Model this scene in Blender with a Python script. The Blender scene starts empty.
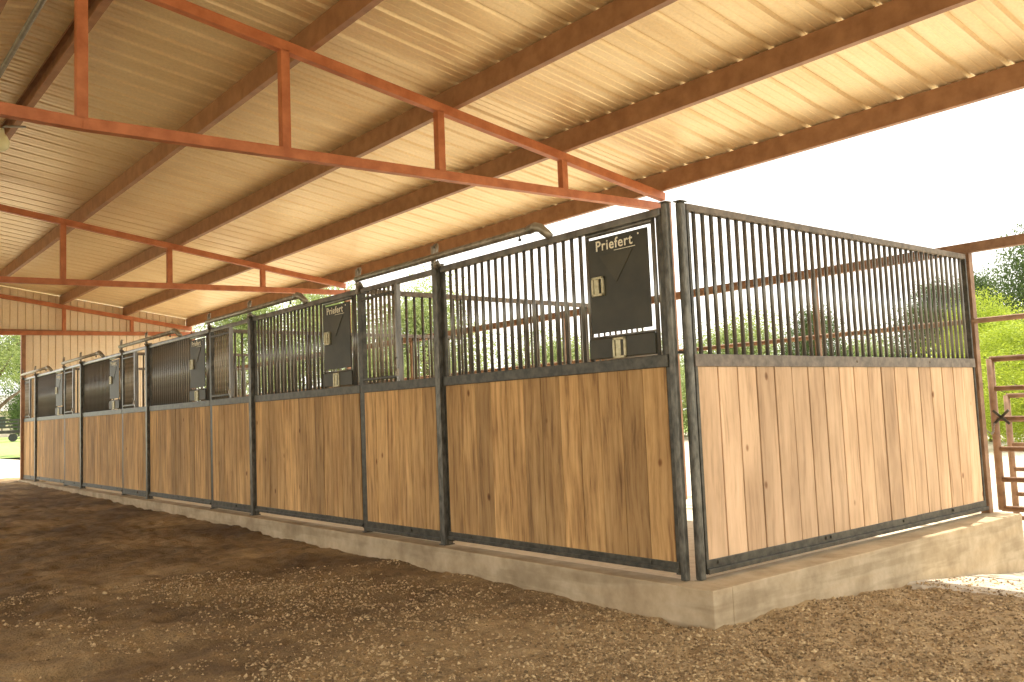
import bpy, bmesh, math, random
from mathutils import Vector, Matrix, noise
C = bpy.context.scene.collection
PI = math.pi
random.seed(7)

# ------------------------------------------------------------ materials
def mat(name):
    m = bpy.data.materials.new(name); m.use_nodes = True
    nt = m.node_tree; nt.nodes.clear()
    out = nt.nodes.new('ShaderNodeOutputMaterial'); b = nt.nodes.new('ShaderNodeBsdfPrincipled')
    nt.links.new(b.outputs[0], out.inputs[0])
    return m, nt, b
def N(nt, t, **k):
    n = nt.nodes.new(t)
    for a, v in k.items(): setattr(n, a, v)
    return n
def noise_tex(nt, scale, detail=4, vec=None, rough=.55, map_scale=None, coord='Object'):
    tc = N(nt, 'ShaderNodeTexCoord'); src = tc.outputs[coord]
    if vec is not None: src = vec
    if map_scale:
        mp = N(nt, 'ShaderNodeMapping'); mp.inputs['Scale'].default_value = map_scale
        nt.links.new(src, mp.inputs[0]); src = mp.outputs[0]
    n = N(nt, 'ShaderNodeTexNoise'); n.inputs['Scale'].default_value = scale
    n.inputs['Detail'].default_value = detail; n.inputs['Roughness'].default_value = rough
    nt.links.new(src, n.inputs['Vector'])
    return n
def ramp(nt, fac, stops):
    r = N(nt, 'ShaderNodeValToRGB'); e = r.color_ramp.elements
    while len(e) < len(stops): e.new(.5)
    for i, (p, c) in enumerate(stops): e[i].position = p; e[i].color = (*c, 1)
    nt.links.new(fac, r.inputs[0]); return r
def bump(nt, b, h, strength=.3, dist=.01):
    n = N(nt, 'ShaderNodeBump'); n.inputs['Strength'].default_value = strength; n.inputs['Distance'].default_value = dist
    nt.links.new(h, n.inputs['Height']); nt.links.new(n.outputs[0], b.inputs['Normal'])
def mix(nt, fac, a, b_, mode='MIX'):
    m = N(nt, 'ShaderNodeMix', data_type='RGBA', blend_type=mode)
    for s, i in ((fac, 0), (a, 6), (b_, 7)):
        if isinstance(s, (int, float)): m.inputs[i].default_value = s
        elif isinstance(s, tuple): m.inputs[i].default_value = (*s, 1)
        else: nt.links.new(s, m.inputs[i])
    return m.outputs[2]
def simple(name, c1, c2, scale=12, rough=.5, metal=0, bmp=.15, ms=None, lo=.35, hi=.65):
    m, nt, b = mat(name)
    n = noise_tex(nt, scale, 5, map_scale=ms)
    r = ramp(nt, n.outputs[0], [(lo, c1), (hi, c2)])
    nt.links.new(r.outputs[0], b.inputs['Base Color'])
    b.inputs['Roughness'].default_value = rough; b.inputs['Metallic'].default_value = metal
    if bmp: bump(nt, b, n.outputs[0], bmp, .004)
    return m

def wood(name, dark, mid, light, var, knot=.75):
    """boards: per-board tone and offset come from the colour attribute 'board'"""
    m, nt, b = mat(name)
    at = N(nt, 'ShaderNodeAttribute', attribute_name='board')
    tc = N(nt, 'ShaderNodeTexCoord')
    sc = N(nt, 'ShaderNodeVectorMath', operation='SCALE'); sc.inputs[3].default_value = 37.0
    nt.links.new(at.outputs['Color'], sc.inputs[0])
    ad = N(nt, 'ShaderNodeVectorMath', operation='ADD')
    nt.links.new(tc.outputs['Object'], ad.inputs[0]); nt.links.new(sc.outputs[0], ad.inputs[1])
    # warp for wavy grain
    wn = noise_tex(nt, 1.6, 2, vec=ad.outputs[0], map_scale=(1, 1, .6))
    ws = N(nt, 'ShaderNodeVectorMath', operation='SCALE'); ws.inputs[3].default_value = .10
    nt.links.new(wn.outputs['Color'], ws.inputs[0])
    wa = N(nt, 'ShaderNodeVectorMath', operation='ADD'); nt.links.new(ad.outputs[0], wa.inputs[0]); nt.links.new(ws.outputs[0], wa.inputs[1])
    g = noise_tex(nt, 26, 5, vec=wa.outputs[0], rough=.65, map_scale=(1, 1, .07))
    r = ramp(nt, g.outputs[0], [(.30, dark), (.48, mid), (.72, light)])
    # broad stains
    s = noise_tex(nt, 3.2, 4, vec=ad.outputs[0], map_scale=(1, 1, .35))
    sr = ramp(nt, s.outputs[0], [(.35, (.66, .60, .52)), (.62, (1.08, 1.05, 1.0))])
    c = mix(nt, .75, r.outputs[0], sr.outputs[0], 'MULTIPLY')
    # knots
    v = N(nt, 'ShaderNodeTexVoronoi'); v.inputs['Scale'].default_value = 4.2
    mp = N(nt, 'ShaderNodeMapping'); mp.inputs['Scale'].default_value = (1.0, 1.0, .62)
    nt.links.new(wa.outputs[0], mp.inputs[0]); nt.links.new(mp.outputs[0], v.inputs['Vector'])
    kr = ramp(nt, v.outputs['Distance'], [(.02, (.22, .13, .06)), (.05, (.45, .30, .17)), (.085, (1, 1, 1))])
    c = mix(nt, knot, c, kr.outputs[0], 'MULTIPLY')
    sx = N(nt, 'ShaderNodeSeparateColor'); nt.links.new(at.outputs['Color'], sx.inputs[0])
    mr = N(nt, 'ShaderNodeMapRange'); mr.inputs['To Min'].default_value = 1 - var; mr.inputs['To Max'].default_value = 1 + var * .6
    nt.links.new(sx.outputs[0], mr.inputs[0])
    vm = N(nt, 'ShaderNodeVectorMath', operation='SCALE'); nt.links.new(c, vm.inputs[0]); nt.links.new(mr.outputs[0], vm.inputs[3])
    nt.links.new(vm.outputs[0], b.inputs['Base Color'])
    b.inputs['Roughness'].default_value = .72
    bump(nt, b, g.outputs[0], .35, .003)
    return m

M = {}
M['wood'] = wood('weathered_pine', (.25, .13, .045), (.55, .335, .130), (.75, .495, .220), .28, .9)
M['wood_end'] = wood('lit_pine', (.50, .33, .19), (.68, .475, .29), (.75, .545, .35), .17, .85)  # same pine as the front; paler tone partly its brighter light, painted in
M['steel'] = simple('dark_steel', (.038, .036, .026), (.095, .088, .064), 18, .42, .35, .12)
M['bar'] = simple('galvanised_bar', (.12, .115, .095), (.24, .23, .20), 9, .28, .45, .1, (1, 1, .3))
M['post'] = simple('galvanised_post', (.06, .058, .045), (.19, .18, .145), 26, .4, .45, .15, (1, 1, .4))
M['dusty_lit'] = simple('dusty_lit_steel', (.13, .11, .085), (.24, .20, .155), 20, .6, .15, .15)  # dust on the end rails, plus their brighter light put into the tone
M['track'] = simple('weathered_zinc_pipe', (.20, .17, .12), (.38, .34, .26), 16, .4, .45, .1)
M['plate'] = simple('green_grey_plate', (.032, .031, .018), (.055, .052, .030), 5, .5, .0, .04)
M['plate2'] = simple('lighter_plate', (.055, .051, .031), (.075, .069, .042), 5, .5, .2, .04)  # slightly lighter than the plate, so the pressed triangle stands out
M['letter'] = simple('cream_lettering', (.85, .80, .58), (.95, .90, .70), 8, .5, 0, 0)
M['latch'] = simple('brass_latch', (.42, .38, .22), (.62, .57, .36), 30, .4, .4, .1)
M['dark'] = simple('dark_slot', (.02, .018, .012), (.03, .028, .02), 8, .6, 0, 0)
M['rust'] = simple('red_oxide_steel', (.40, .125, .045), (.56, .20, .08), 7, .5, .0, .1)
M['rust_brown'] = simple('brown_oxide_steel', (.27, .13, .06), (.38, .20, .10), 7, .52, .0, .1)
M['pipe_brown'] = simple('rusty_brown_pipe', (.20, .11, .055), (.34, .20, .11), 10, .6, .1, .15)
M['cond'] = simple('grey_conduit', (.22, .21, .17), (.32, .30, .25), 14, .5, .3, .05)
M['chain'] = simple('chain_metal', (.16, .13, .10), (.34, .30, .24), 40, .4, .6, .1)

# corrugated sheet
def sheet_mat(name, c1, c2, rough, metal):
    m, nt, b = mat(name)
    n = noise_tex(nt, 2.2, 5, map_scale=(.35, 2.0, 1))
    r = ramp(nt, n.outputs[0], [(.35, c1), (.65, c2)])
    n2 = noise_tex(nt, 40, 3)
    r2 = ramp(nt, n2.outputs[0], [(.4, (.93, .93, .93)), (.6, (1, 1, 1))])
    nt.links.new(mix(nt, 1, r.outputs[0], r2.outputs[0], 'MULTIPLY'), b.inputs['Base Color'])
    b.inputs['Roughness'].default_value = rough; b.inputs['Metallic'].default_value = metal
    bump(nt, b, n.outputs[0], .12, .01)
    return m
M['roof'] = sheet_mat('galvalume_roof_sheet', (.84, .655, .37), (.93, .765, .48), .34, .45)
M['wall'] = sheet_mat('cream_wall_sheet', (.92, .76, .52), (.96, .83, .62), .45, .05)

# concrete
def concrete():
    m, nt, b = mat('concrete')
    n = noise_tex(nt, 4, 8, rough=.65); n2 = noise_tex(nt, 60, 3); n3 = noise_tex(nt, 2.2, 3, map_scale=(.5, .5, 5))
    r = ramp(nt, n.outputs[0], [(.30, (.33, .25, .15)), (.5, (.46, .365, .23)), (.7, (.58, .475, .32))])
    r3 = ramp(nt, n3.outputs[0], [(.40, (.78, .76, .72)), (.5, (1, 1, 1)), (.62, (1.0, .97, .93))])
    nt.links.new(mix(nt, .8, r.outputs[0], r3.outputs[0], 'MULTIPLY'), b.inputs['Base Color'])
    b.inputs['Roughness'].default_value = .88
    bump(nt, b, n2.outputs[0], .3, .004)
    return m
M['concrete'] = concrete()

def dirt():
    m, nt, b = mat('arena_dirt')
    n = noise_tex(nt, .9, 5); n2 = noise_tex(nt, 9, 7, rough=.7); n3 = noise_tex(nt, 70, 3)
    r = ramp(nt, n.outputs[0], [(.34, (.125, .080, .038)), (.5, (.24, .165, .080)), (.66, (.40, .29, .15))])
    r2 = ramp(nt, n2.outputs[0], [(.3, (.55, .52, .50)), (.5, (1, 1, 1)), (.7, (1.35, 1.3, 1.2))])
    c = mix(nt, .9, r.outputs[0], r2.outputs[0], 'MULTIPLY')
    r3 = ramp(nt, n3.outputs[0], [(.3, (.6, .58, .55)), (.6, (1.15, 1.12, 1.05))])
    c = mix(nt, .7, c, r3.outputs[0], 'MULTIPLY')
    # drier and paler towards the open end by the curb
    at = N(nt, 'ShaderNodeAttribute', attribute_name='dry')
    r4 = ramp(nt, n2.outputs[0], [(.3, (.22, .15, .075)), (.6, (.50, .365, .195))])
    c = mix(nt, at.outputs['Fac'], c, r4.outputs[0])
    nt.links.new(c, b.inputs['Base Color'])
    b.inputs['Roughness'].default_value = .95
    ms = N(nt, 'ShaderNodeMath', operation='ADD'); nt.links.new(n2.outputs[0], ms.inputs[0]); nt.links.new(n3.outputs[0], ms.inputs[1])
    bump(nt, b, ms.outputs[0], .7, .02)
    return m
M['dirt'] = dirt()
def clod():
    m, nt, b = mat('dirt_clods')
    at = N(nt, 'ShaderNodeAttribute', attribute_name='tone')
    r = ramp(nt, at.outputs['Fac'], [(0, (.13, .085, .04)), (.55, (.36, .25, .125)), (1, (.60, .45, .25))])
    nt.links.new(r.outputs[0], b.inputs['Base Color']); b.inputs['Roughness'].default_value = .9
    return m
M['clod'] = clod()
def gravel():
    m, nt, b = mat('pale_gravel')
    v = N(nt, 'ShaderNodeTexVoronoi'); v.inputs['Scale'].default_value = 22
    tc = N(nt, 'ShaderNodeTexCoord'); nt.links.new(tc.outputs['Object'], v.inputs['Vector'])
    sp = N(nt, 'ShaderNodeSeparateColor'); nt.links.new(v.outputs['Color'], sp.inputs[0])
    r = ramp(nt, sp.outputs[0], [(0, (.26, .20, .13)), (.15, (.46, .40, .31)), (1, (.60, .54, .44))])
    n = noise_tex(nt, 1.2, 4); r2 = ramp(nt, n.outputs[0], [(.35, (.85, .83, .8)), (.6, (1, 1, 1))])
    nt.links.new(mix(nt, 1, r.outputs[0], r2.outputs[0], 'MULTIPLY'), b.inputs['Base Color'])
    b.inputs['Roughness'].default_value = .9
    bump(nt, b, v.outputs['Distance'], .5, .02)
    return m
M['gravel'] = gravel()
M['grass'] = simple('lawn_grass', (.16, .26, .05), (.34, .44, .12), 3, .9, 0, .5)
M['dry'] = simple('unseen_tan_ground', (.30, .235, .13), (.44, .36, .21), 2, .95, 0, .4)  # tan chosen for warm bounce from the added, unseen ground
M['bark'] = simple('bark', (.10, .07, .045), (.20, .15, .10), 20, .9, 0, .6, (1, 1, .2))
def leafmat(name, a, b_):
    m, nt, b = mat(name)
    at = N(nt, 'ShaderNodeAttribute', attribute_name='tone')
    r = ramp(nt, at.outputs['Fac'], [(0, a), (1, b_)])
    nt.links.new(r.outputs[0], b.inputs['Base Color']); b.inputs['Roughness'].default_value = .6
    tr = N(nt, 'ShaderNodeBsdfTranslucent'); nt.links.new(r.outputs[0], tr.inputs[0])
    mx = N(nt, 'ShaderNodeMixShader'); mx.inputs[0].default_value = .45
    nt.links.new(b.outputs[0], mx.inputs[1]); nt.links.new(tr.outputs[0], mx.inputs[2])
    out = [n for n in nt.nodes if n.type == 'OUTPUT_MATERIAL'][0]
    nt.links.new(mx.outputs[0], out.inputs[0])
    return m
M['leaf_lime'] = leafmat('lime_leaves', (.22, .30, .02), (.52, .60, .07))
M['leaf_green'] = leafmat('green_leaves', (.035, .065, .015), (.13, .19, .05))
M['leaf_light'] = leafmat('pale_leaves', (.20, .27, .08), (.42, .48, .19))
M['house'] = simple('pale_render', (.62, .50, .44), (.72, .60, .53), 3, .8)
M['house_roof'] = simple('grey_shingles', (.26, .24, .22), (.36, .33, .30), 8, .9)
M['white'] = simple('white_paint', (.78, .78, .76), (.88, .88, .86), 4, .5)
M['glass_dark'] = simple('window_glass', (.05, .06, .07), (.09, .10, .11), 3, .1)
M['tyre'] = simple('tyre_rubber', (.03, .03, .03), (.05, .05, .05), 10, .9)
M['trailer'] = simple('grey_trailer_steel', (.025, .022, .018), (.05, .045, .038), 5, .6, .2)
M['bulb'] = simple('frosted_glass_shade', (.80, .78, .45), (.90, .88, .60), 4, .3)

# ------------------------------------------------------------ mesh helpers
class MB:
    def __init__(s): s.bm = bmesh.new(); s.at = {}
    def box(s, a, b, bev=0):
        a, b = Vector(a), Vector(b); c = (a + b) / 2; d = b - a
        r = bmesh.ops.create_cube(s.bm, size=1, matrix=Matrix.Translation(c) @ Matrix.Diagonal((*d, 1)))
        if bev:
            es = {e for v in r['verts'] for e in v.link_edges}
            bmesh.ops.bevel(s.bm, geom=list(es), offset=bev, segments=2, affect='EDGES', profile=.6)
        return s
    def beam(s, p, q, w, h, up=(0, 0, 1), bev=.004):
        """square tube from p to q: w across, h along up"""
        p, q = Vector(p), Vector(q); d = q - p; L = d.length; z = d.normalized(); u = Vector(up)
        x = u.cross(z)
        if x.length < 1e-5: x = Vector((1, 0, 0)).cross(z)
        x.normalize(); y = z.cross(x)
        mt = Matrix((x, y, z)).transposed().to_4x4(); mt.translation = (p + q) / 2
        r = bmesh.ops.create_cube(s.bm, size=1, matrix=mt @ Matrix.Diagonal((w, h, L, 1)))
        if bev:
            es = {e for v in r['verts'] for e in v.link_edges}
            bmesh.ops.bevel(s.bm, geom=list(es), offset=bev, segments=2, affect='EDGES', profile=.6)
        return s
    def tube(s, pts, r, n=10, cap=True):
        pts = [Vector(p) for p in pts]; rings = []
        for i, p in enumerate(pts):
            t = (pts[min(i + 1, len(pts) - 1)] - pts[max(i - 1, 0)]).normalized()
            a = t.cross(Vector((0, 0, 1)));
            if a.length < 1e-3: a = t.cross(Vector((1, 0, 0)))
            a.normalize(); b = t.cross(a)
            rr = r[i] if isinstance(r, (list, tuple)) else r
            rings.append([s.bm.verts.new(p + (a * math.cos(k * 2 * PI / n) + b * math.sin(k * 2 * PI / n)) * rr) for k in range(n)])
        for A, B in zip(rings, rings[1:]):
            for k in range(n):
                f = s.bm.faces.new((A[k], A[(k + 1) % n], B[(k + 1) % n], B[k])); f.smooth = True
        if cap:
            s.bm.faces.new(rings[0][::-1]); s.bm.faces.new(rings[-1])
        return s
    def prism(s, poly, axis, a, b):
        """poly of 2D points extruded along axis from a to b"""
        def mk(u, v, w):
            return {'x': (w, u, v), 'y': (u, w, v), 'z': (u, v, w)}[axis]
        A = [s.bm.verts.new(mk(u, v, a)) for u, v in poly]; B = [s.bm.verts.new(mk(u, v, b)) for u, v in poly]
        n = len(poly)
        for i in range(n): s.bm.faces.new((A[i], A[(i + 1) % n], B[(i + 1) % n], B[i]))
        s.bm.faces.new(A[::-1]); s.bm.faces.new(B)
        return s
    def mesh(s, name, m):
        bmesh.ops.recalc_face_normals(s.bm, faces=s.bm.faces)
        me = bpy.data.meshes.new(name); s.bm.to_mesh(me); s.bm.free(); me.materials.append(m)
        return me
    def build(s, name, m, parent=None): return link(name, s.mesh(name, m), parent)
def link(name, me, parent=None, loc=(0, 0, 0)):
    o = bpy.data.objects.new(name, me); C.objects.link(o); o.location = loc
    if parent: o.parent = parent
    return o
def thing(name, label, cat, loc=(0, 0, 0), rz=0, group=None):
    o = bpy.data.objects.new(name, None); C.objects.link(o); o.location = loc; o.rotation_euler = (0, 0, rz)
    o.empty_display_size = .2
    return tag(o, label, cat, group)
def tag(o, label, cat, group=None, kind=None):
    o['label'] = label; o['category'] = cat
    if group: o['group'] = group
    if kind: o['kind'] = kind
    return o
def struct(o): o['kind'] = 'structure'; return o
def kids(o): return [c for c in bpy.data.objects if c.parent == o]
def dup(o, loc=None, label=None, parent=None):
    c = o.copy(); C.objects.link(c); c.parent = parent
    if loc is not None: c.location = loc
    if label: c['label'] = label
    for ch in kids(o): dup(ch, parent=c)
    return c

# ------------------------------------------------------------ dimensions (metres; x away from the aisle, y along the stalls, z up from the curb top)
PITCH, PAN, H_S, H_T = 3.68, 2.44, 1.24, 2.175      # stall length, fixed panel, sill, top rail centre
W = 3.86                                            # stall depth
YG = 18.46                                          # gable wall
def zt(x): return 3.955 - .146 * x if x > -2.49 else 3.955 + .146 * 2.49 - .146 * (-2.49 - x)   # top face of truss chord

def boards(mb, y0, y1, z0, z1, x, th, axis='y', bw=.184, seed=0, gap=.004):
    """vertical boards; returns mesh data with per board colour attribute"""
    rnd = random.Random(seed)
    n = max(1, round((y1 - y0) / bw)); w = (y1 - y0) / n; cols = []
    for i in range(n):
        a, b = y0 + i * w + gap / 2, y0 + (i + 1) * w - gap / 2; off = rnd.uniform(-.0025, .0025)
        v0 = len(mb.bm.verts)
        if axis == 'y': mb.box((x - th / 2 + off, a, z0), (x + th / 2 + off, b, z1), .004)
        else: mb.box((a, x - th / 2 + off, z0), (b, x + th / 2 + off, z1), .004)
        cols.append((len(mb.bm.verts), (rnd.random(), rnd.random(), rnd.random(), 1)))
    # thin backing rib keeps light from leaking between boards
    if axis == 'y': mb.box((x + th / 2 + .004, y0, z0), (x + th / 2 + .010, y1, z1))
    else: mb.box((y0, x + th / 2 + .004, z0), (y1, x + th / 2 + .010, z1))
    return (1 if axis == 'y' else 0, y0, w, [c[1] for c in cols])
def build_boards(name, m, parent, cols, mb):
    me = mb.mesh(name, m)
    ca = me.color_attributes.new('board', 'FLOAT_COLOR', 'POINT')
    ax, a0, bw, cc = cols
    for i, v in enumerate(me.vertices): ca.data[i].color = cc[min(max(int((v.co[ax] - a0) / bw), 0), len(cc) - 1)]
    return link(name, me, parent)

BAR = MB().tube([(0, 0, 0), (0, 0, .90)], .0132, 10).mesh('grille_bar', M['bar'])
BARR = {}
def bar(parent, x, y, z0, z1, r=None, m='bar'):
    o = link('grille_bar', BAR if m == 'bar' else BARB, parent, (x, y, z0)); o.scale = (1, 1, (z1 - z0) / .90)
    return o
BARB = MB().tube([(0, 0, 0), (0, 0, .90)], .0132, 8).mesh('grille_bar', M['track'])

# ------------------------------------------------------------ stall front panel (fixed) with feed door
def channel(mb, y0, y1, z0, z1, x=0.0, w=.05):
    mb.box((x - w / 2, y0, z0), (x + w / 2, y1, z1), .004)
def make_front_panel(seed, y0=.034, text=True):
    t = thing('stall_front_panel', '', 'stall panel', (0, 0, 0), 0, 'fixed front panels of the stall row')
    y1 = PAN - .042
    mb = MB(); channel(mb, y0, y1, .042, .105, 0, .05); mb.box((-.036, y0, .046), (-.02, y1, .070), .003)
    for y in (.3, 1.2, 2.1): mb.tube([(-.032, y, .085), (-.024, y, .085)], .010, 8)
    mb.build('bottom_rail', M['steel'], t)
    mb = MB(); channel(mb, y0, y1, H_S, H_S + .075, 0, .055); mb.build('middle_rail', M['steel'], t)
    mb = MB(); mb.box((-.025, y0, H_T - .028), (.025, y1, H_T + .022), .012); mb.build('top_rail', M['bar'], t)
    for y in (y0 + .012, y1 - .012):
        MB().beam((0, y, .03), (0, y, H_T), .045, .024).build('stile', M['steel'], t)
    mb = MB(); cols = boards(mb, y0 + .024, y1 - .024, .10, H_S + .005, 0, .036, seed=seed)
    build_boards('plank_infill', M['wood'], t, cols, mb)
    zb = H_S + .07
    for yy in (.125, .80): bar(t, 0, yy, zb, H_T)
    n = 19
    for i in range(1, n): bar(t, 0, .80 + (y1 - .03 - .80) * i / n, zb, H_T)
    # feed door between y .17 and .73
    d = MB()
    a, b = .165, .735
    for yy in (a, b): d.tube([(0, yy, zb), (0, yy, 2.16)], .014, 10)
    d.tube([(0, a, 2.135), (0, b, 2.135)], .016, 10); d.tube([(0, a, 1.465), (0, b, 1.465)], .008, 8)
    d = d.build('feed_door', M['bar'], t)
    mb = MB(); mb.box((-.022, a + .03, 1.49), (-.012, b - .03, 2.10), .003)
    mb.build('hay_plate', M['plate'], d)
    mb = MB(); mb.prism([(.32, 1.985), (.61, 1.985), (.465, 1.80)], 'x', -.0262, -.0215)
    mb.build('pressed_triangle', M['plate2'], d)
    mb = MB(); mb.box((-.030, a + .005, 1.325), (-.010, b - .005, 1.455), .006); mb.box((-.01, a + .02, 1.33), (.28, b - .02, 1.345), .002)
    mb.prism([(-.01, 1.33), (.28, 1.33), (.28, 1.48), (.27, 1.48)], 'y', a + .02, a + .03) if False else None
    mb.build('feed_bin', M['plate'], d)
    def latch(yc, zc, w, h):
        mb = MB()
        f = .016
        mb.box((-.040, yc - w / 2, zc - h / 2), (-.024, yc - w / 2 + f, zc + h / 2), .003); mb.box((-.040, yc + w / 2 - f, zc - h / 2), (-.024, yc + w / 2, zc + h / 2), .003)
        mb.box((-.040, yc - w / 2, zc + h / 2 - f), (-.024, yc + w / 2, zc + h / 2), .003); mb.box((-.040, yc - w / 2, zc - h / 2), (-.024, yc + w / 2, zc - h / 2 + f), .003)
        mb.box((-.034, yc - w * .08, zc - h / 2), (-.025, yc + w * .30, zc + h / 2), .002)
        mb.build('latch', M['latch'], d)
    latch(.625, 1.79, .105, .125); latch(.46, 1.385, .11, .13)
    if text:
        cu = bpy.data.curves.new('maker_lettering', 'FONT'); cu.body = 'Priefert'; cu.size = .092; cu.extrude = .0012; cu.offset = .0012; cu.space_character = 1.12
        cu.materials.append(M['letter'])
        tmp = bpy.data.objects.new('tmp', cu); C.objects.link(tmp)
        me = bpy.data.meshes.new_from_object(tmp.evaluated_get(bpy.context.evaluated_depsgraph_get())); me.name = 'maker_lettering'
        bpy.data.objects.remove(tmp)
        o = link('maker_lettering', me, d)
        o.matrix_local = Matrix(((0, 0, -1, -.0265), (-1, 0, 0, .635), (0, 1, 0, 2.018), (0, 0, 0, 1)))
        mb = MB(); mb.box((-.0250, .295, 2.001), (-.0230, .475, 2.005)); mb.box((-.0250, .262, 2.068), (-.023, .272, 2.078))
        mb.build('underline', M['letter'], d)
    return t

labels = ['fixed stall panel nearest the corner, plank infill under bars and the largest lettered feed door',
          'second fixed stall panel from the corner, its feed door beside the first sliding door',
          'third fixed stall panel from the corner, midway down the row, with pale-edged feed door',
          'fourth fixed stall panel from the corner, narrow, with a pale-edged feed door',
          'fifth and farthest fixed stall panel, next to the metal end wall']
P0 = make_front_panel(3, .085)
P0['label'] = labels[0]
P1 = make_front_panel(31); P1['label'] = labels[1]; P1.location = (0, PITCH, 0)
panels = [P0, P1]
for k in range(2, 5):
    panels.append(dup(P1, (0, PITCH * k, 0), labels[k]))
# different boards on each panel
def new_boards(root, y0, y1, seed):
    for c in kids(root):
        if c.name.startswith('plank_infill'):
            mb = MB(); cols = boards(mb, y0, y1, .10, H_S + .005, 0, .036, seed=seed)
            t = build_boards('tmp', M['wood'], None, cols, mb); c.data = t.data; bpy.data.objects.remove(t)
for k in range(1, 5): new_boards(panels[k], .058, PAN - .066, 30 + k)

# ------------------------------------------------------------ sliding doors
def make_door():
    t = thing('sliding_stall_door', '', 'stall door', (0, 0, 0), 0, 'sliding doors of the stall row')
    y0, y1, x = PAN + .045, PITCH - .03, -.012
    mb = MB(); channel(mb, y0, y1, .022, .105, x, .05); mb.box((x - .036, y0, .022), (x - .02, y1, .05), .003)
    mb.tube([(x - .036, y0 + .42, .075), (x - .024, y0 + .42, .075)], .012, 8)
    mb.build('bottom_rail', M['steel'], t)
    mb = MB(); channel(mb, y0, y1, H_S, H_S + .075, x, .055); mb.build('middle_rail', M['steel'], t)
    mb = MB(); mb.box((x - .02, y0, H_T - .03), (x + .02, y1, H_T + .015), .01); mb.build('top_rail', M['bar'], t)
    for y in (y0 + .012, y1 - .012):
        MB().beam((x, y, .022), (x, y, H_S + .07), .045, .024).build('stile', M['steel'], t)
    mb = MB(); cols = boards(mb, y0 + .024, y1 - .024, .10, H_S + .005, x, .036, seed=77)
    build_boards('plank_infill', M['wood'], t, cols, mb)
    ym = y0 + .57
    MB().beam((x, ym, H_S + .07), (x, ym, H_T), .036, .04).build('yoke_post', M['bar'], t)
    mb = MB(); mb.box((x - .014, ym, 2.075), (x + .014, y1, 2.10), .005); mb.box((x - .014, ym, 1.345), (x + .014, y1, 1.37), .005)
    mb.build('grille_rail', M['steel'], t)
    n = 8
    for i in range(1, n): bar(t, x, ym + (y1 - .03 - ym) * i / n, H_S + .07, H_T, m='b')
    mb = MB(); mb.tube([(x - .03, ym, 1.40), (x - .05, ym, 1.46), (x - .03, ym, 1.52)], .008, 8); mb.box((x - .035, ym - .02, 1.36), (x - .018, ym + .02, 1.42), .003)
    mb.build('door_latch', M['track'], t)
    return t
dl = ['sliding stall door beside the corner panel, half bars and half open above its planks',
      'second sliding stall door from the corner, its open gap showing the bright back lot',
      'third sliding stall door from the corner, between the middle posts',
      'fourth sliding stall door from the corner, narrow in the distance',
      'farthest sliding stall door, against the end wall doorway']
D0 = make_door(); D0['label'] = dl[0]; doors = [D0]
for k in range(1, 5):
    d = dup(D0, (0, PITCH * k, 0), dl[k]); doors.append(d); new_boards(d, PAN + .069, PITCH - .054, 60 + k) if False else None
for k in range(1, 5):
    for c in kids(doors[k]):
        if c.name.startswith('plank_infill'):
            mb = MB(); cols = boards(mb, PAN + .069, PITCH - .054, .10, H_S + .005, -.012, .036, seed=60 + k)
            tt = build_boards('tmp', M['wood'], None, cols, mb); c.data = tt.data; bpy.data.objects.remove(tt)

# ------------------------------------------------------------ posts
def make_post(label):
    t = thing('stall_post', label, 'post', (0, 0, 0), 0, 'upright posts between panels and doors')
    mb = MB()
    # roll formed C post, open to the panel side
    mb.prism([(-.038, -.032), (.038, -.032), (.038, .032), (.020, .032), (.020, .024), (.028, .024), (.028, -.022), (-.028, -.022), (-.028, .024), (-.020, .024), (-.020, .032), (-.038, .032)], 'z', 0, H_T + .04)
    mb.build('upright', M['post'], t)
    MB().box((-.05, -.04, 0), (.05, .04, .008), .003).build('foot_plate', M['steel'], t)
    MB().box((-.043, -.037, H_T + .04), (.043, .037, H_T + .048), .002).build('post_cap', M['post'], t)
    return t
ordn = ['first', 'second', 'third', 'fourth', 'fifth']
p0 = make_post('thick grey post between the corner panel and the first sliding door'); p0.location = (-.012, PAN, 0)
for k in range(1, 5):
    dup(p0, (-.012, PITCH * k + PAN, 0), 'thick grey post on the near side of the %s sliding door from the corner' % ordn[k])
b0 = thing('stall_post', 'slim dark post where the first sliding door meets the second feed panel', 'post', (0, PITCH, 0), 0, 'slim posts at the stall partitions')
MB().beam((0, 0, 0), (0, 0, H_T + .03), .058, .05, (1, 0, 0)).build('upright', M['steel'], b0)
MB().box((-.045, -.028, 0), (.045, .028, .008), .003).build('foot_plate', M['steel'], b0)
for k in range(2, 5):
    dup(b0, (0, PITCH * k, 0), 'slim dark post on the far side of the %s sliding door from the corner' % ordn[k - 1])
# corner pair
c1 = thing('corner_post', 'left one of the two upright posts at the near corner of the stalls', 'post', (0, .06, 0), 0, 'pair of corner posts')
MB().beam((0, 0, 0), (0, 0, H_T + .045), .042, .042, (1, 0, 0), .010).build('upright', M['post'], c1)
MB().box((-.03, -.03, H_T + .045), (.028, .028, H_T + .051), .002).build('post_cap', M['dusty_lit'], c1)
c2 = thing('corner_post', 'right one of the two upright posts at the near corner, edging the end wall', 'post', (.066, 0, 0), 0, 'pair of corner posts')
MB().beam((0, 0, 0), (0, 0, H_T + .045), .046, .046, (1, 0, 0), .012).build('upright', M['post'], c2)
MB().box((-.036, -.030, H_T + .045), (.030, .030, H_T + .052), .002).build('post_cap', M['post'], c2)

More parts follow.
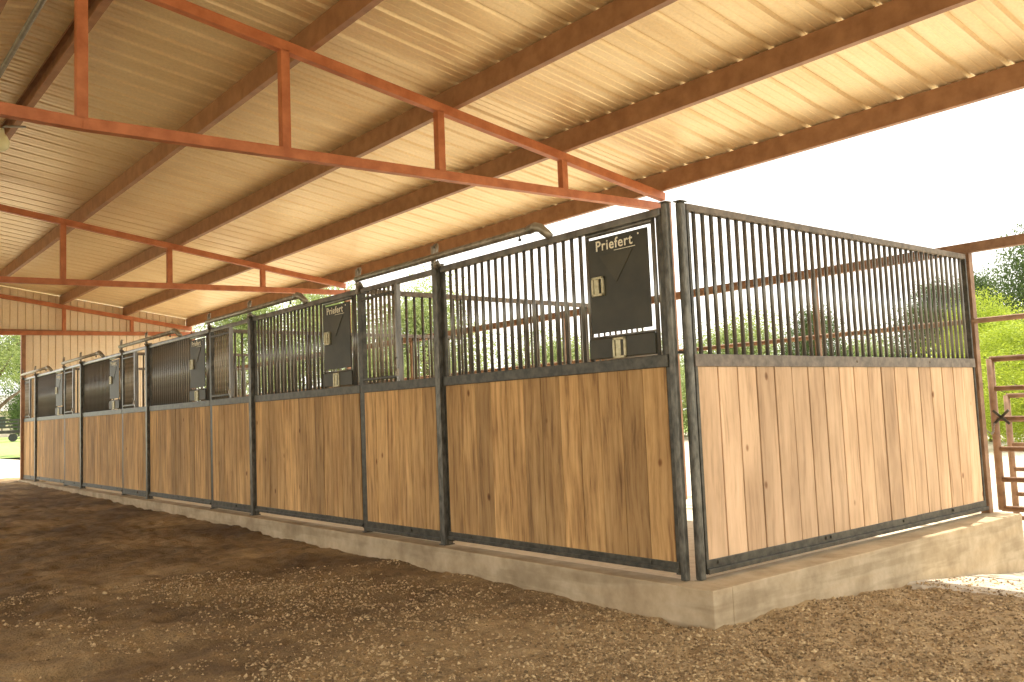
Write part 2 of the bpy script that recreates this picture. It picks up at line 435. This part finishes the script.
# ------------------------------------------------------------ door tracks
def make_track(label):
    t = thing('door_track', label, 'door track', (0, 0, 0), 0, 'pipe tracks above the sliding doors')
    x, z = -.065, H_T + .095
    MB().tube([(x, 1.20, z), (x, PITCH - .02, z)], .027, 12).build('track_pipe', M['track'], t)
    mb = MB(); mb.tube([(x, 1.24, z), (x, 1.17, z + .008), (x + .01, 1.13, z - .005), (x + .035, 1.09, z - .05), (x + .06, 1.08, z - .075)], [.032, .034, .032, .03, .026], 12)
    mb.build('end_elbow', M['track'], t)
    mb = MB(); mb.tube([(x, 1.34, z - .02), (x, 1.34, z - .05)], .006, 8); mb.tube([(x, 1.34, z - .045), (x, 1.34, z - .06)], .012, 8)
    mb.build('stop_bolt', M['steel'], t)
    for y in (PAN, PITCH - .01):
        mb = MB(); pts = [(x + .05, y - .03, H_T - .02), (x + .05, y - .03, z + .06)]
        mb.beam((x + .03, y + .02, H_T - .03), (x + .03, y + .02, z + .10), .040, .026, (1, 0, 0), .003)
        mb.tube([(x + .03, y + .02, z + .08), (x + .03, y - .005, z + .10), (x + .02, y - .045, z + .10), (x + .01, y - .06, z + .07), (x, y - .06, z)], .015, 8)
        mb.tube([(x + .035, y - .05, H_T + .02), (x + .01, y - .06, H_T + .055), (x - .005, y - .045, H_T + .03), (x + .02, y - .03, H_T + .005)], .017, 8)
        mb.build('hanger_bracket', M['track'], t)
    return t
T0 = make_track('pipe door track above the corner panel, ending in an elbow against the sky')
for k in range(1, 5):
    dup(T0, (0, PITCH * k, 0), 'pipe door track over the %s sliding door from the corner' % ordn[k])

# ------------------------------------------------------------ end wall panel (faces the viewer on the right)
E = thing('stall_end_panel', 'wide end panel of pale planks under a long row of upright bars', 'stall panel', (0, 0, 0))
x0, x1 = .094, W - .045
mb = MB(); mb.box((x0, -.025, .03), (x1, .025, .11), .004); mb.box((x0, -.042, .032), (x1, -.02, .062), .003)
for x in (.2, 1.35, 1.41, 2.4, 3.2): mb.tube([(x, -.034, .09), (x, -.024, .09)], .011, 8)
mb.build('bottom_rail', M['steel'], E)
mb = MB(); mb.box((x0, -.028, H_S - .005), (x1, .028, H_S + .07), .004)
for x in (1.9, 3.0): mb.tube([(x, -.034, H_S + .035), (x, -.024, H_S + .035)], .009, 8)
mb.build('middle_rail', M['dusty_lit'], E)
mb = MB(); mb.box((x0, -.022, H_T - .005), (x1, .022, H_T + .04), .006); mb.build('top_rail', M['dusty_lit'], E)
for x in (x0 + .012, x1 - .012): MB().beam((x, 0, .03), (x, 0, H_T), .024, .045, (0, 1, 0)).build('stile', M['steel'], E)
mb = MB(); cols = boards(mb, x0 + .024, x1 - .024, .105, H_S, 0, .036, axis='x', bw=.190, seed=5, gap=.012)
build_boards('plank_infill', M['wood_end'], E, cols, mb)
nb = 43
for i in range(nb): bar(E, x0 + .024 + .065 + (x1 - .09 - x0 - .088) * i / (nb - 1), 0, H_S + .065, H_T)

# ------------------------------------------------------------ partitions between stalls
def make_partition(label):
    t = thing('stall_partition', label, 'stall partition', (0, 0, 0), 0, 'partitions between neighbouring stalls')
    x0, x1 = .05, W - .05
    for nm, a, b in (('bottom_rail', .03, .10), ('middle_rail', H_S, H_S + .07), ('top_rail', 2.145, 2.19)):
        MB().box((x0, -.022, a), (x1, .022, b), .004).build(nm, M['dusty_lit'], t)
    mb = MB(); cols = boards(mb, x0, x1, .10, H_S, 0, .034, axis='x', seed=9)
    build_boards('plank_infill', M['wood'], t, cols, mb)
    for i in range(41): bar(t, x0 + .06 + (x1 - x0 - .12) * i / 40, 0, H_S + .06, 2.15)
    return t
pt = make_partition('barred partition behind the corner stall, seen through its front bars'); pt.location = (0, PITCH, 0)
for k in range(2, 5): dup(pt, (0, PITCH * k, 0), 'barred partition behind the %s stall from the corner' % ordn[k - 1])

# ------------------------------------------------------------ back line: pipe frame, columns, low rail
BACK = thing('rear_pipe_fence', 'brown steel pipe fence along the open back of the stalls, running out to the right', 'fence', (0, 0, 0))
mb = MB(); mb.beam((W, -3.9, 2.27), (W, YG - .1, 2.27), .07, .085); mb.build('top_beam', M['pipe_brown'], BACK)
for z, r in ((1.635, .024),):
    MB().tube([(W, -3.9, z), (W, YG - .1, z)], r, 10).build('rail', M['pipe_brown'], BACK)
for y in (0, -3.9, *[1.47 + 3.68 * k for k in range(5)]):
    MB().beam((W + (.015 if y == 0 else 0), y, -.45 if y <= 0 else 0), (W + (.015 if y == 0 else 0), y, 2.23), .072 if y == 0 else .05, .072 if y == 0 else .05, (0, 1, 0)).build('fence_post', M['pipe_brown'], BACK)

# ------------------------------------------------------------ gate panels on the right
def gate(name, label, x, ya, yb, z0, z1, n, m, chain=True, grp=None):
    t = thing(name, label, 'gate', (x, ya, z0), 0, grp)
    L = yb - ya; h = z1 - z0; s = 1 if L > 0 else -1
    MB().tube([(0, 0, 0), (0, 0, h)], .032, 12).build('gate_stile', m, t)
    MB().tube([(0, L, 0), (0, L, h)], .026, 12).build('gate_stile', m, t)
    MB().tube([(0, L * .5, 0), (0, L * .5, h)], .018, 10).build('gate_stile', m, t)
    for i in range(n):
        z = h * (i / (n - 1)); z = min(max(z, .012), h - .004)
        MB().tube([(0, 0, z), (0, L, z)], .026 if i in (0, n - 1) else .023, 10).build('rail', m, t)
    return t
g1 = gate('pipe_gate', 'near brown pipe gate with horizontal rails, chained to the end post', 4.13, -.02, -2.9, .0, 1.31, 6, M['pipe_brown'])
mb = MB(); mb.beam((-.03, .0, .86), (-.03, -.13, .74), .012, .022); mb.beam((-.03, .0, .74), (-.03, -.13, .86), .012, .022); mb.build('cross_brace', M['steel'], g1)
g2 = gate('pipe_gate', 'farther brown pipe gate standing behind the chained one', 6.18, .68, -2.6, -.34, .98, 6, M['pipe_brown'])
ch = MB(); rnd = random.Random(3)
pts = [(W + .06, -.02, .70), (W + .11, -.05, .66), (W + .17, -.04, .68), (W + .22, -.03, .74), (W + .26, -.03, .75)]
for i in range(22):
    f = i / 21 * (len(pts) - 1); a = min(int(f), len(pts) - 2); q = Vector(pts[a]).lerp(Vector(pts[a + 1]), f - a)
    ang = i % 2 * PI / 2
    ring = [q + Vector((math.cos(u) * .012, math.sin(u) * .007 * math.cos(ang), math.sin(u) * .007 * math.sin(ang))) for u in [j * PI / 4 for j in range(9)]]
    ch.tube(ring, .0028, 6, False)
tag(ch.build('gate_chain', M['chain']), 'short chain tying the near pipe gate to the brown end post', 'chain')

# ------------------------------------------------------------ concrete curb
def curb():
    mb = MB()
    mb.box((-.135, -.24, -.75), (.035, YG - .12, 0), .008)
    mb.box((.035, -.24, -.75), (W + .12 - .02, .035, 0), .008)
    o = mb.build('concrete_curb', M['concrete']); return struct(o)
curb()
mb = MB(); mb.box((W - .1, .10, -.75), (W + .12, YG - .12, -.02), .008); struct(mb.build('concrete_curb', M['concrete']))

# ------------------------------------------------------------ roof frame
def c_purlin(x, y0, y1, label, flip=1):
    zb = min(zt(x - .03), zt(x + .03)) + .002 ; d = .20; w = .062 * flip; th = .006
    poly = [(0, 0), (w, 0), (w, .022), (w - th * flip, .022), (w - th * flip, th), (th * flip, th), (th * flip, d - th), (w - th * flip, d - th), (w - th * flip, d - .022), (w, d - .022), (w, d), (0, d)]
    mb = MB(); mb.prism([(x - w / 2 + u, zb + v) for u, v in poly], 'y', y0, y1)
    o = mb.build('roof_purlin', M['rust_brown']); return tag(o, label, 'roof beam', 'long roof purlins')
PX = [(3.56, 'brown roof beam along the open eave, lowest of the row'), (2.08, 'brown roof beam next in from the eave'),
      (.72, 'brown roof beam in the middle of the roof slope'), (-.74, 'brown roof beam crossing above the large truss near its tall web post'),
      (-2.20, 'dark roof beam just below the ridge, on the stall side'), (-2.84, 'brown roof beam at the far upper left, beyond the ridge')]
RY0, RY1 = -4.6, YG + .06
for x, l in PX: c_purlin(x, RY0, YG - .03, l, 1 if x > -2 else -1)
for x, w_ in ((-4.25, 'upper beam'), (-5.7, 'middle beam'), (-7.15, 'lower beam'), (-8.55, 'eave beam')): c_purlin(x, RY0, YG - .03, 'brown %s of the far roof slope, beyond the ridge on the left' % w_, -1)

def make_truss(y, label, webs=(-2.49, -.97, .55, 2.08, -4.01, -5.53, -7.06)):
    t = thing('roof_truss', label, 'roof truss', (0, y, 0), 0, 'red-brown roof trusses')
    cz = lambda x: zt(x) - .047
    MB().beam((3.62, 0, cz(3.62)), (-2.49, 0, cz(-2.49)), .075, .09).build('top_chord', M['rust'], t)
    MB().beam((-2.49, 0, cz(-2.49)), (-8.60, 0, cz(-8.60)), .075, .09).build('top_chord', M['rust'], t)
    bz = lambda x: 3.185 + .021 * x if x > -2.49 else 3.185 - .021 * 2.49 + .021 * (-2.49 - x)
    MB().beam((3.60, 0, bz(3.6)), (-2.49, 0, bz(-2.49)), .075, .085).build('bottom_chord', M['rust'], t)
    MB().beam((-2.49, 0, bz(-2.49)), (-8.58, 0, bz(-8.58)), .075, .085).build('bottom_chord', M['rust'], t)
    for x in webs:
        MB().beam((x, 0, bz(x) + .03), (x, 0, cz(x) - .03), .075, .075, (0, 1, 0)).build('web_post', M['rust'], t)
    return t
make_truss(3.15, 'large near roof truss with upright web posts, its tip above the corner of the stalls')
make_truss(10.57, 'middle roof truss, its tip over the second feed door')
make_truss(YG - .14, 'far roof truss fixed against the metal end wall', (-2.49, -.85, .76, 2.22, -4.13, -5.7, -7.2))
make_truss(-4.3, 'roof truss at the open end, behind the viewpoint')
def column(x, y, label):
    mb = MB(); mb.beam((x, y, -.4), (x, y, 3.32), .09, .09, (0, 1, 0), .008)
    return tag(mb.build('steel_column', M['rust_brown']), label, 'column', 'steel columns carrying the eaves')
column(3.66, 3.15, 'brown steel column carrying the near truss tip, just inside the corner stall')
column(3.66, 10.57, 'brown steel column carrying the middle truss, at the back of the stalls')
column(3.66, YG - .14, 'brown steel column where the eave meets the metal end wall')
for y, w_ in ((-4.3, 'rear'), (3.15, 'large near'), (10.57, 'middle'), (YG - .14, 'far')): column(-8.62, y, 'brown steel column across the aisle, under the left end of the %s truss' % w_)

# corrugated roof sheets: ribs run down the slope, repeat along y
def roof_sheet(name, xa, xb, m):
    ys = []; y = RY0
    prof = [(0, 0), (.018, .028), (.044, .028), (.062, 0), (.115, 0), (.122, .005), (.135, .005), (.142, 0), (.205, 0), (.212, .005), (.225, .005), (.232, 0)]
    pts = []; n = int((RY1 - RY0) / .305)
    for i in range(n + 1):
        for u, v in prof:
            yy = RY0 + i * .305 + u
            if yy <= RY1: pts.append((yy, v))
    bm = bmesh.new(); rows = []
    for x in (xa, (xa + xb) / 2, xb):
        z = zt(x) + .209
        rows.append([bm.verts.new((x, a, z + v)) for a, v in pts])
    for A, B in zip(rows, rows[1:]):
        for i in range(len(pts) - 1): bm.faces.new((A[i], A[i + 1], B[i + 1], B[i]))
    bmesh.ops.recalc_face_normals(bm, faces=bm.faces)
    me = bpy.data.meshes.new(name); bm.to_mesh(me); bm.free(); me.materials.append(m)
    o = link(name, me); s = o.modifiers.new('t', 'SOLIDIFY'); s.thickness = .003; s.offset = 1
    return struct(o)
roof_sheet('ceiling', -2.49, 3.66, M['roof'])
roof_sheet('ceiling', -8.75, -2.49, M['roof'])
# conduit under the ridge
tag(MB().tube([(-2.60, -4.5, 4.27), (-2.60, YG - .2, 4.27)], .024, 10).build('electric_conduit', M['cond']), 'grey electrical conduit running along under the ridge at upper left', 'conduit')
lt = thing('barn_lamp', 'pale glass barn lamp on a short arm, at the left picture edge', 'lamp', (-2.34, 6.9, 4.17))
MB().tube([(.20, 0, .06), (.0, 0, .03), (-.03, 0, -.02)], .012, 8).build('lamp_arm', M['cond'], lt)
mb = MB(); mb.tube([(-.03, 0, .0), (-.03, 0, -.05), (-.03, 0, -.08), (-.03, 0, -.14), (-.03, 0, -.20), (-.03, 0, -.24)], [.03, .035, .06, .085, .075, .03], 14); mb.build('lamp_shade', M['bulb'], lt)

# ------------------------------------------------------------ gable end wall with doorway
def wall_sheet(y, segs):
    """segs: list of (x0,x1,z0 or None(bottom)) ; ribbed in x, cut to the roof line"""
    bm = bmesh.new(); prof = [(0, 0), (.006, .026), (.016, .026), (.022, 0), (.09, 0)]
    for xa, xb, zb in segs:
        xs = []; i0 = math.floor(xa / .152)
        for i in range(i0, int(xb / .152) + 2):
            for u, v in prof:
                x = i * .152 + u
                if xa < x < xb: xs.append((x, v))
        xs = [(xa, 0)] + xs + [(xb, 0)]
        col = [(bm.verts.new((x, y + v, zb)), bm.verts.new((x, y + v, zt(x) + .20))) for x, v in xs]
        for (a, b), (c, d) in zip(col, col[1:]): bm.faces.new((a, c, d, b))
    me = bpy.data.meshes.new('wall_back'); bm.to_mesh(me); bm.free(); me.materials.append(M['wall'])
    o = link('wall_back', me); s = o.modifiers.new('t', 'SOLIDIFY'); s.thickness = .004; s.offset = 0
    return struct(o)
wall_sheet(YG, [(-4.95, -.06, 3.22), (-.06, 3.72, -.3), (-8.70, -4.95, -.3)])
mb = MB(); mb.beam((-8.5, YG - .10, 3.235), (3.3, YG - .10, 3.235), .09, .07); o = struct(mb.build('trim_1', M['rust_brown']))
mb = MB(); mb.beam((-.04, YG - .06, -.3), (-.04, YG - .06, 3.2), .09, .09, (0, 1, 0)); mb.beam((-4.98, YG - .06, -.3), (-4.98, YG - .06, 3.2), .09, .09, (0, 1, 0))
struct(mb.build('door_1', M['rust_brown']))
mb = MB(); mb.box((-8.80, -4.6, -.4), (-8.76, YG, 3.1)); mb.bm.free()

# ------------------------------------------------------------ ground
def base_z(x, y):
    b = -.20 + .0098 * max(min(y, 18), 0) if x < .2 else -.2
    if y < 0 or x > .2:
        xx = max(x, 0); b -= min(.0185 * xx * xx, .27)
    return b
def gz(x, y):
    z = base_z(x, y)
    z += .026 * noise.noise(Vector((x * .9, y * .9, 0))) + .024 * noise.noise(Vector((x * 3.1, y * 3.1, 4)))
    z += .015 * noise.noise(Vector((x * 9, y * 9, 8))) + .006 * noise.noise(Vector((x * 24, y * 24, 2)))
    f = noise.noise(Vector((x * 4.3, y * 4.3, 20)))
    if f > .25: z -= (f - .25) * .07
    return z
def grid(name, xs, ys, zf, m, dry=None):
    vs = [(x, y, zf(x, y)) for y in ys for x in xs]; nx = len(xs)
    fs = [(j * nx + i, j * nx + i + 1, (j + 1) * nx + i + 1, (j + 1) * nx + i) for j in range(len(ys) - 1) for i in range(nx - 1)]
    me = bpy.data.meshes.new(name); me.from_pydata(vs, [], fs); me.materials.append(m); me.shade_smooth()
    if dry:
        a = me.attributes.new('dry', 'FLOAT', 'POINT')
        for i, v in enumerate(vs): a.data[i].value = dry(v[0], v[1])
    return link(name, me)
def lin(a, b, s): n = max(1, int((b - a) / s)); return [a + (b - a) * i / n for i in range(n + 1)]
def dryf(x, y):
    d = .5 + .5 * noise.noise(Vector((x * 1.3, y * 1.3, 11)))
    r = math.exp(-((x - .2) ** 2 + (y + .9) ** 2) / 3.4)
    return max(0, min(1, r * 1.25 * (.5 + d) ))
xs = lin(-9, -4.2, .3) + lin(-4.2, .3, .03)[1:] + lin(.3, 2.0, .03)[1:]
ys = lin(-5, -2.6, .15) + lin(-2.6, 3, .03)[1:] + lin(3, 8, .05)[1:] + lin(8, 20.2, .12)[1:]
struct(grid('floor', xs, ys, gz, M['dirt'], dryf))
def gz2(x, y):
    return base_z(x, y) + .012 * noise.noise(Vector((x * 2, y * 2, 5))) + .004 + (0 if x < 30 else min((x - 30) * .01, 1))
# pale gravel outside on the right; its near strip colours in sunlit dirt
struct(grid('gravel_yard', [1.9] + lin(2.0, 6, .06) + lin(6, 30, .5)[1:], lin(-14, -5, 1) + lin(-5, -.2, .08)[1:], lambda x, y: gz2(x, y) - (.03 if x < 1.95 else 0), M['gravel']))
struct(grid('gravel_yard', lin(W - .3, 8, .3) + lin(8, 34, 1)[1:], lin(-.2, 60, 1), gz2, M['gravel']))
M['sand'] = simple('stall_sand', (.62, .54, .40), (.76, .68, .53), 14, .95, 0, .5)
struct(grid('stall_floor', lin(.03, W, .15), lin(.03, YG - .15, .2), lambda x, y: -.022 + .01 * noise.noise(Vector((x * 2, y * 2, 0))), M['sand']))
struct(grid('gravel_yard', lin(-14, W, .5), lin(20.1, 46, .5), lambda x, y: -.05 - .005 * (y - 20), M['gravel']))
struct(grid('lawn', lin(-60, 34, 3), lin(45.5, 160, 3), lambda x, y: -.16 + .012 * (y - 46), M['grass']))
struct(grid('lawn', lin(33, 150, 4), lin(-80, 160, 4), lambda x, y: -.46 + .004 * (x - 33), M['grass']))

struct(grid('lawn', lin(-160, -9, 8) , lin(-160, 160, 8), lambda x, y: -.45, M['dry']))  # unseen ground, added so less sky light reaches the roof underside
struct(grid('lawn', lin(-9.0, 33, 3), lin(-160, -13.9, 6), lambda x, y: -.52, M['dry']))  # more of the added ground, unseen behind the camera
struct(grid('gravel_yard', lin(-9.2, 1.95, .5), lin(-14, -4.95, .5), lambda x, y: -.27, M['gravel']))
# loose clods, one uncountable mass
def clods():
    rnd = random.Random(11); vs = []; fs = []; tn = []
    octf = [(0, 2, 4), (2, 1, 4), (1, 3, 4), (3, 0, 4), (2, 0, 5), (1, 2, 5), (3, 1, 5), (0, 3, 5)]
    def add(x, y, s):
        z = (gz if x < 1.95 else gz2)(x, y); b = len(vs); a = rnd.uniform(0, PI); t = rnd.random()
        ca, sa = math.cos(a), math.sin(a)
        for d in ((1, 0, 0), (-1, 0, 0), (0, 1, 0), (0, -1, 0), (0, 0, 1), (0, 0, -1)):
            k = s * rnd.uniform(.55, 1.25); px, py, pz = d[0] * k, d[1] * k * .9, d[2] * k * .7
            px += rnd.uniform(-.3, .3) * s; py += rnd.uniform(-.3, .3) * s
            vs.append((x + px * ca - py * sa, y + px * sa + py * ca, z + pz + s * .25)); tn.append(t)
        fs.extend([tuple(b + q for q in f) for f in octf])
    n = 0
    while n < 70000:
        # wedge in front of the camera
        d = 1.3 + 6.2 * rnd.random() ** 1.25; a = math.radians(rnd.uniform(-2, 78))
        x = -4.04 + d * math.sin(a); y = -3.36 + d * math.cos(a)
        if x > -.15 and y > -.26: continue
        if x > 2.05 + .25 * noise.noise(Vector((x * 3, y * 3, 0))) and rnd.random() > .2: continue
        if x > 3.4: continue
        dn = .5 + .9 * noise.noise(Vector((x * 1.1, y * 1.1, 31))) + .5 * noise.noise(Vector((x * 4, y * 4, 3)))
        dn += .75 * math.exp(-((x + .3) ** 2 + (y + .6) ** 2) / 2.0) - .25 * max(0, (-x - 1.6))
        if rnd.random() > dn: continue
        s = .0036 + .0095 * rnd.random() ** 2.2 + (.010 if rnd.random() < .02 else 0)
        add(x, y, s); n += 1
    me = bpy.data.meshes.new('dirt_clods'); me.from_pydata(vs, [], fs); me.materials.append(M['clod'])
    at = me.attributes.new('tone', 'FLOAT', 'POINT'); at.data.foreach_set('value', tn)
    tag(link('dirt_clods', me), 'loose crumbly dirt and small stones strewn over the aisle floor', 'dirt', kind='stuff')
clods()

# ------------------------------------------------------------ trees
def crown_mesh(name, m, seed, nleaf, blobs, leaf):
    rnd = random.Random(seed); vs = []; fs = []; tn = []
    bl = []
    for i in range(blobs):
        a = rnd.uniform(0, 2 * PI); h = rnd.random() ; rr = .62 * math.sin(PI * (h * .8 + .16)) * rnd.uniform(.35, 1)
        bl.append((Vector((rr * math.cos(a), rr * math.sin(a), h * .9 + .05)), rnd.uniform(.16, .30), rnd.uniform(-.2, .2)))
    for i in range(nleaf):
        c, r, tb = rnd.choice(bl)
        d = Vector((rnd.gauss(0, 1), rnd.gauss(0, 1), rnd.gauss(0, 1))).normalized() * r * (rnd.uniform(.55, 1.08))
        p = c + d; u = Vector((rnd.gauss(0, 1), rnd.gauss(0, 1), rnd.gauss(0, .7))).normalized(); w = u.orthogonal().normalized()
        w = Matrix.Rotation(rnd.uniform(0, PI), 3, u) @ w
        s = leaf * rnd.uniform(.6, 1.3); b = len(vs)
        vs += [p - u * s, p + w * s * .5, p + u * s, p - w * s * .5]; fs.append((b, b + 1, b + 2, b + 3)); t = min(1, max(0, rnd.random() * .7 + .15 + tb)); tn += [t] * 4
    me = bpy.data.meshes.new(name); me.from_pydata([tuple(v) for v in vs], [], fs); me.materials.append(m)
    a = me.attributes.new('tone', 'FLOAT', 'POINT'); a.data.foreach_set('value', tn)
    return me
CR = {k: crown_mesh('foliage', M[m], s, n, b, l) for k, m, s, n, b, l in (
    ('lime', 'leaf_lime', 1, 60000, 46, .0095), ('green', 'leaf_green', 2, 50000, 40, .0105), ('light', 'leaf_light', 3, 50000, 38, .0105))}
def trunk_mesh():
    mb = MB(); rnd = random.Random(5)
    mb.tube([(0, 0, 0), (.01, 0, .25), (-.01, .01, .5), (0, 0, .75)], [.035, .028, .02, .008], 8)
    for i in range(9):
        a = i * 2.4; h = .22 + .055 * i
        mb.tube([(0, 0, h), (.16 * math.cos(a), .16 * math.sin(a), h + .10), (.36 * math.cos(a), .36 * math.sin(a), h + .2)], [.014, .010, .004], 6)
    return mb.mesh('trunk', M['bark'])
TR = trunk_mesh()
def tree(kind, label, x, y, z, h, w, rz, lift=.12, group='trees beyond the stalls'):
    t = thing('leafy_tree' if kind != 'lime' else 'leafy_bush', label, 'tree' if kind != 'lime' else 'bush', (x, y, z), rz, group)
    f = link('foliage', CR[kind], t, (0, 0, h * lift)); f.scale = (w / 1.5, w / 1.5, h * (1 - lift))
    k = link('trunk', TR, t); k.scale = (w / 1.5, w / 1.5, h)
    return t
def tree_at(kind, label, u, dist, h, w, rz, z=-.5, lift=.12, group='trees beyond the stalls'):
    """bearing measured from the view axis, then stood on the ground at that distance"""
    a = .6884 + math.atan((u - 512) / 884.8) ; x = -4.04 + dist * math.sin(a); y = -3.36 + dist * math.cos(a)
    return tree(kind, label, x, y, z, h, w, rz, lift, group)
tree_at('lime', 'bright lime-green bush behind the pipe gates at the right edge', 1040, 27, 3.3, 5.6, .3)
tree_at('lime', 'second lime-green bush, just right of the back corner post', 985, 31, 4.2, 4.4, 2.0)
tree_at('green', 'tall dark green tree rising at the right picture edge', 1064, 39, 7.2, 7.0, 1.1)
tree_at('green', 'dark green tree above the lime bushes beside the back corner post', 985, 41, 5.9, 5.0, 3.1)
tree_at('green', 'dark green tree behind the right end of the barred end wall', 938, 38, 5.4, 5.6, 4.1)
tree_at('green', 'rounded green tree seen through the bars left of the dip in the treeline', 815, 38, 4.8, 4.4, 3.3)
tree_at('light', 'pale green tree low in the dip behind the end wall bars', 873, 44, 4.0, 6.0, 2.4)
tree_at('light', 'pale green tree seen low through the bars right of the corner posts', 740, 41, 5.0, 8.5, 0.4)
tree_at('light', 'pale green tree low behind the corner stall feed door', 650, 44, 4.5, 8.5, 1.7)
tree_at('light', 'pale green tree behind the corner stall bars', 545, 42, 4.7, 9, 5.2)
tree_at('light', 'tall pale tree showing above the first sliding door', 425, 40, 7.0, 8, .9)
tree_at('light', 'pale tree peeping over the second fixed stall panel', 335, 42, 7.4, 8, 2.9)
tree_at('light', 'pale tree beyond the tip of the far eave', 240, 45, 8.0, 7, 4.2)
tree_at('light', 'leafy pale green tree filling the top of the far doorway', -14, 52, 9.4, 9.6, .2, -.2, .46, 'trees beyond the far doorway')
tree_at('green', 'darker tree behind the trailer in the far doorway', 30, 104, 11.5, 9, 2.2, .3, .12, 'trees beyond the far doorway')

# ------------------------------------------------------------ far doorway view: trailer and house
tr = thing('flatbed_trailer', 'grey railed trailer parked on the lawn beyond the far doorway', 'trailer', (11.0, 84, .30), .0)
MB().box((-7, -1.1, .70), (1.8, 1.1, .98), .03).build('trailer_bed', M['trailer'], tr)
for z in (1.25, 1.55, 1.85):
    MB().box((-7, -1.12, z - .08), (1.8, -1.04, z + .08)).build('side_rail', M['trailer'], tr)
for i in range(8): MB().box((-7 + i * 1.24, -1.1, .95), (-6.92 + i * 1.24, -1.04, 1.9)).build('side_post', M['trailer'], tr)
for x in (.1, 1.05):
    mb = MB(); mb.tube([(x, -1.05, .34), (x, -.8, .34)], .34, 18); mb.build('wheel', M['tyre'], tr)
mb = MB(); mb.prism([(-.45, .72), (-.3, .86), (1.4, .86), (1.55, .72)], 'y', -1.15, -.75); mb.build('wheel_arch', M['trailer'], tr)
hs = thing('house', 'pale rendered house with grey roof far beyond the doorway', 'house', (17.5, 112, .6), 0)
MB().box((-5, -3, 0), (5, 3, 3.0)).build('house_wall', M['house'], hs)
MB().prism([(-3.5, 2.9), (3.5, 2.9), (0, 4.8)], 'x', -5.4, 5.4).build('house_roof', M['house_roof'], hs)
for x in (-3.2, -.8, 2.6): MB().box((x - .6, -3.05, 1.0), (x + .6, -2.98, 2.3)).build('house_window', M['glass_dark'], hs)
for x in (.9,): MB().box((x - .5, -3.05, 0), (x + .5, -2.98, 2.2)).build('house_door', M['white'], hs)

# ------------------------------------------------------------ light
w = bpy.data.worlds.new('bright_haze'); bpy.context.scene.world = w; w.use_nodes = True
nt = w.node_tree; bg = nt.nodes['Background']
tc = N(nt, 'ShaderNodeTexCoord'); n = N(nt, 'ShaderNodeTexNoise'); n.inputs['Scale'].default_value = 2.5
nt.links.new(tc.outputs['Generated'], n.inputs['Vector'])
r = ramp(nt, n.outputs[0], [(.35, (1, .965, .89)), (.65, (1, .975, .92))])
nt.links.new(r.outputs[0], bg.inputs[0]); bg.inputs[1].default_value = 1.15
s = bpy.data.lights.new('sun', 'SUN'); s.energy = 3.4; s.angle = math.radians(.6); s.color = (1, .92, .79)
so = bpy.data.objects.new('sun', s); C.objects.link(so)
d = Vector((-1.42, -.30, -3.75)).normalized(); so.rotation_euler = d.to_track_quat('-Z', 'Y').to_euler()

# ------------------------------------------------------------ camera
cam = bpy.data.cameras.new('camera'); co = bpy.data.objects.new('camera', cam); C.objects.link(co)
cx, cy, cz, yaw, pitch, roll, f = -4.0415, -3.3617, 1.005, .6884, .0813, -.0405, 884.77
F = Vector((math.cos(pitch) * math.sin(yaw), math.cos(pitch) * math.cos(yaw), math.sin(pitch)))
R0 = Vector((math.cos(yaw), -math.sin(yaw), 0)); U0 = R0.cross(F)
R_ = R0 * math.cos(roll) + U0 * math.sin(roll); U_ = -R0 * math.sin(roll) + U0 * math.cos(roll)
mt = Matrix((R_, U_, -F)).transposed().to_4x4(); mt.translation = (cx, cy, cz)
co.matrix_world = mt; cam.sensor_width = 36; cam.lens = f * 36 / 1024; cam.clip_end = 500; cam.clip_start = .02
sc = bpy.context.scene; sc.camera = co
vs_ = sc.view_settings; vs_.view_transform = 'Standard'; vs_.look = 'None'; vs_.gamma = 1; vs_.use_curve_mapping = False; vs_.exposure = 1.14
